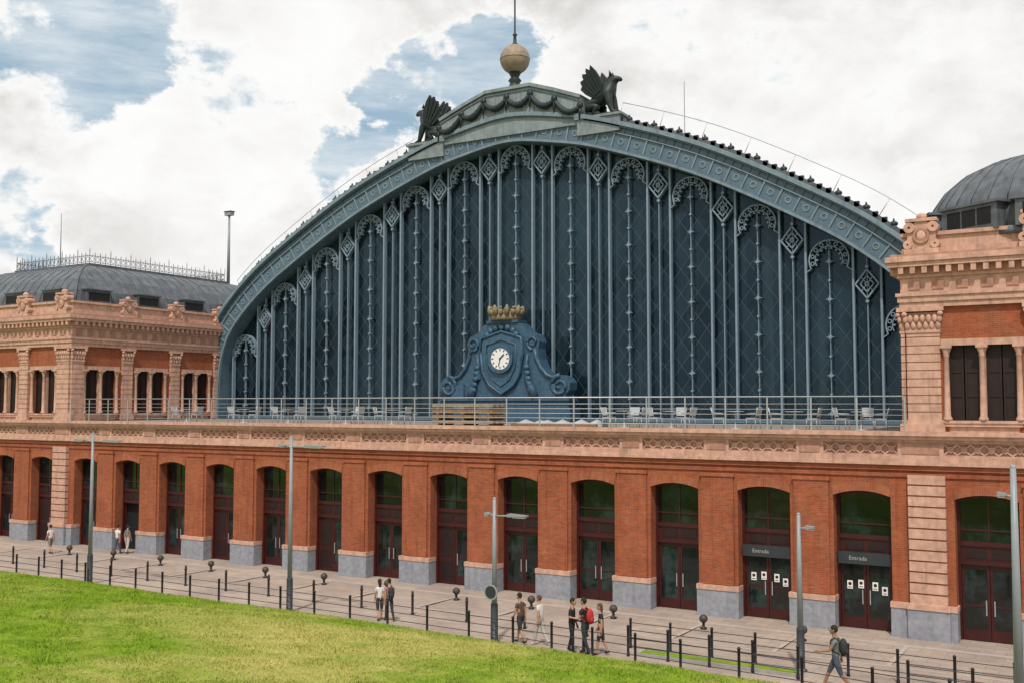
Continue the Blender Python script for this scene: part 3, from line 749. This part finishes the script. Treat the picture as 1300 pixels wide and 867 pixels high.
# ------------------------------------------------------------------ ground
EX=[-200,-60,-29,-18,-11.8,-8.3,-6,-3,2,8,20,60]; EY=[-10.4,-10.4,-10.55,-10.85,-11.25,-11.55,-12.0,-14.5,-26,-45,-60,-80]
def pathz(Y):
    d=np.clip(-np.asarray(Y,float)-4,0,12); return .07*d
def hz(x,y):
    e=np.interp(x,EX,EY)-y; b=np.clip(e/1.3,0,1); b=b*b*(3-2*b)
    return pathz(y)+.30*b+.085*np.clip(e,0,45)+.02+.06*np.sin(x*.45)*np.sin(y*.38)*np.clip(e/3,0,1)
def gridmesh(X,Y,Z,name,k,flip=False):
    nx,ny=X.shape; i=np.arange(nx-1)[:,None]*ny+np.arange(ny-1)[None]
    q=np.stack([i,i+1,i+ny+1,i+ny] if flip else [i,i+ny,i+ny+1,i+1],-1).reshape(-1,4)
    me=bpy.data.meshes.new(name); me.from_pydata(np.stack([X,Y,Z],-1).reshape(-1,3).tolist(),[],q.tolist()); me.materials.append(M[k])
    for p in me.polygons: p.use_smooth=True
    o=bpy.data.objects.new(name,me); scene.collection.objects.link(o); return o
xs=np.array([-3000,-800,-300,-150]+list(np.arange(-100,40,2.0))+[60,150,400,3000]); ys=np.array([-3000,-500,-120,-60,-30,-20,-16]+list(np.arange(-15,1,.5))+[5,40,150,800,3000])
X,Y=np.meshgrid(xs,ys,indexing='ij'); gridmesh(X,Y,pathz(Y),'plaza_ground','paving')
xs=np.concatenate([[-200,-120,-90],np.arange(-75,12,.5),[20,40]]); es=np.array([0,.1,.25,.45,.65,.85,1.1,1.3]+list(np.arange(1.8,45,.6))+[60,100])
X,E=np.meshgrid(xs,es,indexing='ij'); Y=np.interp(X,EX,EY)-E
lawn=gridmesh(X,Y,hz(X,Y),'grass_lawn','grass',True)
NB=280000
bx=np.random.uniform(-58,-1,NB); be=np.random.uniform(0,1,NB)*20; by=np.interp(bx,EX,EY)-be; bz=hz(bx,by)-.01
ang=np.random.uniform(0,2*np.pi,NB); wd=np.random.uniform(.008,.02,NB); ht=np.random.uniform(.03,.085,NB)*(1+.5*np.sin(bx*1.7)*np.sin(by*2.1))
lx=np.random.normal(0,.05,NB); ly=np.random.normal(0,.05,NB)
V=np.empty((NB,3,3),np.float32)
V[:,0]=np.stack([bx-wd*np.cos(ang),by-wd*np.sin(ang),bz],-1); V[:,1]=np.stack([bx+wd*np.cos(ang),by+wd*np.sin(ang),bz],-1); V[:,2]=np.stack([bx+lx,by+ly,bz+ht],-1)
me=bpy.data.meshes.new('grass_blades'); me.vertices.add(NB*3); me.vertices.foreach_set('co',V.ravel())
me.loops.add(NB*3); me.loops.foreach_set('vertex_index',np.arange(NB*3,dtype=np.int32)); me.polygons.add(NB)
me.polygons.foreach_set('loop_start',np.arange(0,NB*3,3,dtype=np.int32)); me.update(calc_edges=True); me.materials.append(M['blade'])
o=bpy.data.objects.new('grass_blades',me); scene.collection.objects.link(o); o.parent=lawn
mb=MB()
for a in np.arange(-75,-8.2,1.0):
    y0=np.interp(a,EX,EY)+.002; y1=np.interp(a+.985,EX,EY)+.002
    z=float(pathz(y0)); vs=[(a,y0,z-.05),(a+.985,y1,z-.05),(a+.985,y1+.14,z-.05),(a,y0+.14,z-.05),(a,y0,z+.10),(a+.985,y1,z+.10),(a+.985,y1+.14,z+.10),(a,y0+.14,z+.10)]
    mb.add(vs,[(0,3,2,1),(4,5,6,7),(0,1,5,4),(1,2,6,5),(2,3,7,6),(3,0,4,7)],'kerb')
mb.build('lawn_kerb')
mb=MB()
def quadz(x0,x1,y0,y1,dz,k):
    mb.add([(x0,y0,float(pathz(y0))+dz),(x1,y0,float(pathz(y0))+dz),(x1,y1,float(pathz(y1))+dz),(x0,y1,float(pathz(y1))+dz)],[(0,1,2,3)],k)
quadz(-14.0,-8.8,-9.1,-8.35,.09,'grass'); mb.build('lawn_strip')
mb=MB()
for a,b,c,d in ((-14.1,-8.7,-9.18,-9.1),(-14.1,-8.7,-8.35,-8.27),(-14.1,-14.0,-9.1,-8.35),(-8.8,-8.7,-9.1,-8.35)):
    z=float(pathz((c+d)/2)); mb.box(a,b,c,d,z-.1,z+.10,'kerb')
mb.build('strip_kerb')
mb=MB()
quadz(-73,10,-1.6,-1.35,.004,'band'); quadz(-73,10,-5.3,-5.1,.005,'band')
for x in np.arange(-72,10,3.83): quadz(x,x+.16,-5.09,-1.61,.006,'band')
mb.build('paving_bands')
# ------------------------------------------------------------------ fences & bollards
def fence(name,pts,sp,h=1.0,rails=(.32,.6,.86),r=.045):
    m=MB(); P=[Vector((p[0],p[1],0)) for p in pts]; posts=[]
    for a,b in zip(P[:-1],P[1:]):
        L=(b-a).length; n=max(1,round(L/sp))
        for j in range(n): posts.append(a+(b-a)*j/n)
    posts.append(P[-1])
    for p in posts:
        z=float(pathz(p.y)); m.lathe(p.x,p.y,[(r*1.25,z-.02),(r*1.25,z+.08),(r,z+.1),(r,z+h-.06),(r*1.2,z+h-.05),(r*1.2,z+h-.01),(r*.6,z+h+.02)],'black',8)
    for q in rails:
        m.tube([(p.x,p.y,float(pathz(p.y))+q) for p in posts],.014,'lampdark',5)
    return m.build(name)
fence('post_and_rail_fence',[(-60,-9.95),(-29,-10.1),(-18,-10.5),(-11.8,-10.9),(-8,-11.25),(-4,-11.9),(0,-12.6)],1.75)
fence('post_and_rail_fence',[(-14.8,-7.9),(-6,-7.9),(2,-7.9)],1.5)
fence('post_and_rail_fence',[(-14.2,-9.45),(-8.6,-9.45)],1.5)
fence('post_and_rail_fence',[(-5.4,-9.7),(-2,-9.8),(3,-9.9)],1.5)
def bollard(x,y):
    m=MB(); r=.05; m.lathe(0,0,[(.07,0),(.07,.06),(r,.09),(r,.72),(.065,.74),(.065,.78),(r,.8),(r,.9),(.03,.94)],'black',10); m.build('bollard',None,(x,y,float(pathz(y))))
for j in range(16): bollard(-56+2.6*j,-7.2+.02*j)
def ballb(x,y):
    m=MB(); m.lathe(0,0,[(.13,0),(.13,.05),(.06,.08),(.05,.22),(.09,.27)],'black',10); m.ball((0,0,.40),(.17,.17,.16),'ballb',12,8); m.build('ball_top_bollard',None,(x,y,0))
for j in range(12): ballb(-54.6+W*(j+.5)+.3,-2.6)
# ------------------------------------------------------------------ street lamps
def lamp(x,y,h,arms,r=.09,rot=0):
    m=MB(); m.lathe(0,0,[(.2,-.02),(.2,.04),(r*1.45,.06),(r*1.4,1.3),(r*1.3,1.34)],'lampdark',12); m.tube([(0,0,1.3),(0,0,h)],[r*1.1,r*.65],'lampgrey',10); m.ball((0,0,h),r*.7,'lampgrey',8,5)
    for L,z in arms:
        z=h-z
        m.tube([(0,0,z),(L*.55,0,z+.04)],.035,'lampgrey',6)
        x0,x1=sorted((L*.45,L)); m.prism([(x0,z),(x1,z+.03),(x1,z+.08),(x0,z+.11)],-.13,.13,'lampgrey')
        x2,x3=sorted((L*.6,L*.95)); m.box(x2,x3,-.1,.1,z-.02,z,'white')
    m.build('street_lamp',None,(x,y,float(pathz(y))),rot)
lamp(-41.2,-9.7,6.9,[(1.9,.35),(-1.2,.35)])
lamp(-28.7,-9.9,6.9,[(1.7,.35),(-.6,.35)])
lamp(-18.9,-10.25,4.95,[(1.3,.6),(-.35,.6)])
lamp(-8.9,-8.0,4.9,[(.5,.45)])
lamp(-2.2,-14.0,6.5,[(-.35,.7)],r=.105)
m=MB(); m.ring((0,1.75),0,.26,-.1,-.07,'lampdark',20); m.ring((0,1.75),.22,.27,-.104,-.066,'rail',20); m.box(-.03,.03,-.07,.1,1.6,1.66,'rail'); m.box(-.03,.03,-.07,.1,1.84,1.9,'rail'); m.build('traffic_sign',None,(-18.9,-10.4,float(pathz(-10.3))))
# ------------------------------------------------------------------ people
def cl(name,c): M[name]=mat(name,c,.85,amt=.12,s1=12,bmp=.1)
cl('skin',(.42,.24,.165)); cl('skin_d',(.30,.16,.10)); cl('hair_dark',(.02,.014,.01)); cl('hair_brown',(.09,.05,.03)); cl('tee_brown',(.10,.065,.05)); cl('tee_white',(.62,.60,.58)); cl('tee_black',(.016,.016,.018))
cl('tee_grey',(.14,.16,.16)); cl('shorts_dark',(.03,.032,.04)); cl('jeans',(.06,.075,.10)); cl('trousers_light',(.45,.42,.40)); cl('shoe_dark',(.03,.03,.03)); cl('shoe_white',(.55,.55,.53)); cl('bag_red',(.40,.03,.03)); cl('bag_dark',(.03,.03,.035)); cl('shorts_khaki',(.20,.17,.13)); cl('tee_pink',(.35,.16,.17))
def person(x,y,yaw,h=1.72,stride=.38,top='tee_brown',bot='shorts_dark',short=True,hair='hair_dark',long=False,skin='skin',shoe='shoe_dark',bag=None,armL=None,armR=None,female=False,sleeve=.55,phase=1):
    nodes=[];ed=[];lab=[]
    def n(p,r,r2=None): nodes.append((tuple(p),r,r2 or r)); return len(nodes)-1
    def e(a,b,l): ed.append((a,b)); lab.append(l)
    sw=.155 if female else .18; hw=.10 if female else .09
    a1=stride; a2=-stride*.75
    L={}
    for s,a in (((-1,a1),(1,a2)) if phase>0 else ((-1,a2),(1,a1))):
        L[s]=(a,.10 if a>0 else .42*min(1,abs(stride)/.3))
    P={}; low=9
    for s in (-1,1):
        a,kb=L[s]; hip=Vector((0,s*hw,.90)); kn=hip+Vector((math.sin(a),0,-math.cos(a)))*.43; an=kn+Vector((math.sin(a-kb),0,-math.cos(a-kb)))*.41
        P[s]=(hip,kn,an); low=min(low,an.z)
    up=Vector((0,0,.075-low))
    pel=n(Vector((0,0,.95))+up,.135,.115); wa=n(Vector((.0,0,1.10))+up,.115 if female else .125,.10); ch=n(Vector((.01,0,1.30))+up,.14 if female else .155,.115); nb=n(Vector((.01,0,1.44))+up,.075); nk=n(Vector((.025,0,1.53))+up,.052); hd0=n(Vector((.035,0,1.60))+up,.06)
    e(pel,wa,'top'); e(wa,ch,'top'); e(ch,nb,'top'); e(nb,nk,'neck'); e(nk,hd0,'neck')
    for s in (-1,1):
        hip,kn,an=[v+up for v in P[s]]
        a,kb=L[s]
        hi=n(hip,.10,.095); mt=n((hip+kn)/2,.085 if not short else .092); k=n(kn,.060 if short else .068); cf=n(kn*.6+an*.4,.056 if short else .062); ak=n(an,.040 if short else .052)
        lift=max(0,(an.z-.08))*1.2
        dirf=Vector((math.cos(-lift*2),0,math.sin(-lift*2)))
        tip=n(an+dirf*.15+Vector((0,s*.02,-.035)),.038,.045); mid=n(an+dirf*.05+Vector((0,0,-.03)),.042); heel=n(an+Vector((-.05,0,-.03)),.032)
        e(pel,hi,'bot'); e(hi,mt,'bot'); e(mt,k,'thigh2'); e(k,cf,'calf'); e(cf,ak,'calf'); e(ak,mid,'shoe'); e(mid,tip,'shoe'); e(ak,heel,'shoe')
        arm=(armL if s>0 else armR)
        if arm is None: arm=(-a*.8,.25,.08)
        sa,eb,ab=arm
        sh=Vector((.0,s*sw,1.41))+up; el=sh+Vector((math.sin(sa)*math.cos(ab),s*math.sin(ab)+s*.02,-math.cos(sa)*math.cos(ab))).normalized()*.29
        wv=Vector((math.sin(sa+eb),s*math.sin(ab)*.3,-math.cos(sa+eb))).normalized(); wr=el+wv*.25
        ns=n(sh,.062 if not female else .052); um=n(sh*.5+el*.5,.052 if not female else .043); ne=n(el,.040); fm=n(el*.55+wr*.45,.038); nw=n(wr,.026,.03); pm=n(wr+wv*.05,.030,.022)
        e(ch,ns,'top'); e(ns,um,'sleeve'); e(um,ne,'sleeve2'); e(ne,fm,'arm'); e(fm,nw,'arm'); e(nw,pm,'arm')
        fwd=Vector((math.cos(sa+eb),0,math.sin(sa+eb)))
        for f in range(4):
            b0=wr+wv*.085+fwd*((f-1.5)*.019); ln=(.065,.078,.07,.055)[3-f]
            q0=n(b0,.010); q1=n(b0+wv*ln*.55+Vector((0,-s*.006,0)),.009); q2=n(b0+wv*ln+Vector((0,-s*.028,0)),.008)
            e(pm,q0,'arm'); e(q0,q1,'arm'); e(q1,q2,'arm')
        t0=n(wr+wv*.045+fwd*.03,.011); t1=n(wr+wv*.085+fwd*.048+Vector((0,-s*.012,0)),.010); e(pm,t0,'arm'); e(t0,t1,'arm')
    vs,fs=skin_mesh(nodes,ed,0,1)
    g=MB()
    A=np.array([nodes[a][0] for a,b in ed]); B=np.array([nodes[b][0] for a,b in ed])
    VV=np.array(vs); kmap={'top':top,'neck':skin,'bot':bot,'thigh2':bot,'calf':(skin if short else bot),'shoe':shoe,'sleeve':top,'sleeve2':(skin if sleeve<.6 else top),'arm':(skin if sleeve<.9 else top)}
    groups={}
    for f in fs:
        c=VV[list(f)].mean(0); d=B-A; t=np.clip(((c-A)*d).sum(1)/np.maximum((d*d).sum(1),1e-9),0,1)
        j=int(np.linalg.norm(A+d*t[:,None]-c,axis=1).argmin()); groups.setdefault(kmap[lab[j]],[]).append(f)
    g.v+=vs
    for k,ff in groups.items():
        i=g.mi(k); g.f+=ff; g.m+=[i]*len(ff); g.sm+=[True]*len(ff)
    H=Vector((.045,0,1.655))+up
    g.ball(H,(.095,.076,.118),skin,14,10)
    g.ball(H+Vector((.055,0,-.07)),(.045,.045,.04),skin,8,6)
    g.tube([H+Vector((.09,0,.02)),H+Vector((.115,0,-.022)),H+Vector((.095,0,-.03))],[.010,.016,.012],skin,6)
    for s in (-1,1):
        g.ball(H+Vector((.082,s*.032,.012)),(.014,.016,.010),'white',8,5); g.ball(H+Vector((.092,s*.032,.012)),(.006,.007,.007),'black',6,4)
        g.ball(H+Vector((-.005,s*.078,-.005)),(.022,.012,.033),skin,8,5)
        g.tube([H+Vector((.09,s*.015,.038)),H+Vector((.082,s*.05,.036))],.005,hair,4)
    g.tube([H+Vector((.092,-.022,-.058)),H+Vector((.098,0,-.056)),H+Vector((.092,.022,-.058))],.006,'tee_pink',4)
    g.ball(H+Vector((-.018,0,.028)),(.10,.086,.112),hair,14,9)
    if long:
        g.ball(H+Vector((-.07,0,-.06)),(.055,.078,.13),hair,10,8); g.ball(H+Vector((-.075,0,-.16)),(.04,.06,.10),hair,10,7)
    if bag:
        g.ball(Vector((-.20,0,1.22))+up,(.11,.15,.24),bag,12,8); g.ball(Vector((-.27,0,1.12))+up,(.06,.11,.12),bag,10,6)
        for s in (-1,1): g.tube([Vector((-.12,s*.09,1.40))+up,Vector((.02,s*.105,1.475))+up,Vector((.135,s*.11,1.34))+up,Vector((.10,s*.13,1.15))+up,Vector((-.12,s*.12,1.05))+up],.017,bag,5)
    o=g.build('person',None,(x,y,float(pathz(y))),yaw); sc=h/1.775; o.scale=(sc,sc,sc); return o
person(-18.15,-9.75,R(170),1.74,.30,'tee_brown','shorts_dark',True,shoe='shoe_dark')
person(-17.45,-9.6,R(175),1.70,.26,'tee_white','trousers_light',False,'hair_brown',female=True,shoe='shoe_white',phase=-1)
person(-15.95,-10.1,R(10),1.78,.12,'tee_black','tee_black',False,sleeve=1.0,armR=(.2,1.2,.1))
person(-15.45,-10.15,R(175),1.84,.18,'tee_black','shorts_dark',False,bag='bag_red',armL=(.3,1.3,.1))
person(-15.0,-9.85,R(200),1.68,.22,'tee_black','shorts_dark',True,long=True,female=True,phase=-1,hair='hair_brown')
person(-24.8,-9.1,R(140),1.58,.22,'tee_white','shorts_dark',True,'hair_dark',female=True,long=True)
person(-24.45,-8.95,R(150),1.62,.25,'tee_pink','shorts_dark',False,'hair_dark',bag='bag_dark',phase=-1)
person(-53.7,-2.9,R(180),1.68,.25,'tee_white','shorts_khaki',True)
person(-50.3,-.95,R(95),1.68,.22,'tee_white','jeans',False,bag=None)
person(-49.9,-.6,R(100),1.66,.2,'tee_grey','trousers_light',False,female=True,phase=-1)
person(-7.25,-10.4,R(190),1.92,.46,'tee_grey','jeans',True,'hair_dark',skin='skin_d',armL=(.5,.9,.12),armR=(-.5,.5,.15),bag='bag_dark')
# ------------------------------------------------------------------ camera, light, sky
cam=bpy.data.cameras.new('camera'); co=bpy.data.objects.new('camera',cam); scene.collection.objects.link(co)
co.location=(0,-41,8.7); co.rotation_euler=(R(93.46),0,R(30.6)); cam.lens=36; cam.sensor_width=36; cam.clip_end=8000; cam.clip_start=.1
scene.camera=co
EL,AZ=56,158
sd=Vector((math.sin(R(AZ))*math.cos(R(EL)),math.cos(R(AZ))*math.cos(R(EL)),math.sin(R(EL))))
sl=bpy.data.lights.new('sun','SUN'); so=bpy.data.objects.new('sun',sl); scene.collection.objects.link(so)
sl.energy=3.2; sl.angle=R(2.0); sl.color=(1,.93,.83); so.rotation_euler=sd.to_track_quat('Z','Y').to_euler()
w=bpy.data.worlds.new('World'); scene.world=w; w.use_nodes=True; nt=w.node_tree; bg=nt.nodes['Background']
sky=nt.nodes.new('ShaderNodeTexSky'); sky.sky_type='NISHITA'; sky.sun_disc=False; sky.sun_elevation=R(EL); sky.sun_rotation=R(AZ)
bg.inputs[1].default_value=.1
tc=nt.nodes.new('ShaderNodeTexCoord').outputs['Generated']
mp=nt.nodes.new('ShaderNodeMapping'); mp.inputs['Scale'].default_value=(1,1,1.5); mp.inputs['Location'].default_value=(.35,.1,.2); nt.links.new(tc,mp.inputs[0])
nz=noise(nt,mp.outputs[0],5.5,9,.6)
nzf=noise(nt,mp.outputs[0],15,7,.6)
nc=nt.nodes.new('ShaderNodeTexNoise'); nc.inputs['Scale'].default_value=7; nc.inputs['Detail'].default_value=8; nc.inputs['Roughness'].default_value=.62; nt.links.new(mp.outputs[0],nc.inputs['Vector'])
v1=nt.nodes.new('ShaderNodeVectorMath'); v1.operation='SUBTRACT'; nt.links.new(nc.outputs['Color'],v1.inputs[0]); v1.inputs[1].default_value=(.5,.5,.5)
v2=nt.nodes.new('ShaderNodeVectorMath'); v2.operation='MULTIPLY_ADD'; nt.links.new(v1.outputs[0],v2.inputs[0]); v2.inputs[1].default_value=(.28,.28,.28); nt.links.new(tc,v2.inputs[2])
def dirv(x,y):
    u=(x-650)/1300; az=math.atan(u); el=math.atan((512-y)/1300/math.hypot(1,u)); th=R(120.6)-az
    return (math.cos(th)*math.cos(el),math.sin(th)*math.cos(el),math.sin(el))
dens=math_n(nt,'ADD',math_n(nt,'MULTIPLY_ADD',math_n(nt,'SUBTRACT',nz,.5),.9,.66),math_n(nt,'MULTIPLY',math_n(nt,'SUBTRACT',nzf,.5),.45))
for (x,y,r,s) in ((30,0,.075,.22),(130,25,.06,.20),(215,10,.045,.16),(40,120,.05,.15),(560,110,.05,.22),(480,150,.045,.22),(430,190,.045,.20),(620,40,.05,.24),(660,80,.045,.2),(690,20,.04,.2),(20,295,.055,.2),(80,330,.03,.14),(260,335,.035,.1),(395,240,.04,.14),(1190,240,.03,.12),(200,100,.02,.1)):
    vm=nt.nodes.new('ShaderNodeVectorMath'); vm.operation='DISTANCE'; nt.links.new(v2.outputs[0],vm.inputs[0]); vm.inputs[1].default_value=dirv(x,y)
    mr=nt.nodes.new('ShaderNodeMapRange'); mr.interpolation_type='SMOOTHSTEP'; mr.inputs[1].default_value=r*.3; mr.inputs[2].default_value=r*1.5; mr.inputs[3].default_value=s; mr.inputs[4].default_value=0; nt.links.new(vm.outputs['Value'],mr.inputs[0])
    dens=math_n(nt,'SUBTRACT',dens,mr.outputs[0])
mask=nt.nodes.new('ShaderNodeMapRange'); mask.interpolation_type='SMOOTHSTEP'; mask.inputs[1].default_value=.42; mask.inputs[2].default_value=.55; nt.links.new(dens,mask.inputs[0])
nz2=ramp(nt,noise(nt,mp.outputs[0],6.0,7,.52,.5),.38,.62)
thick=ramp(nt,dens,.52,.74)
shade=math_n(nt,'MULTIPLY',thick,nz2)
cloud=mixc(nt,shade,(9.9,9.85,9.7,1),(7.0,6.8,6.6,1))
mp2=nt.nodes.new('ShaderNodeMapping'); mp2.inputs['Scale'].default_value=(1,1,5); nt.links.new(tc,mp2.inputs[0])
wisp=ramp(nt,noise(nt,mp2.outputs[0],7,9,.65),.34,.66)
blue=mixc(nt,.65,sky.outputs[0],(4.1,5.8,6.9,1))
blue=mixc(nt,math_n(nt,'MULTIPLY',wisp,.8),blue,(8.1,8.6,8.9,1))
fin=mixc(nt,mask.outputs[0],blue,cloud)
nt.links.new(fin,bg.inputs[0])
scene.view_settings.view_transform='Standard'; scene.view_settings.look='None'; scene.view_settings.exposure=0
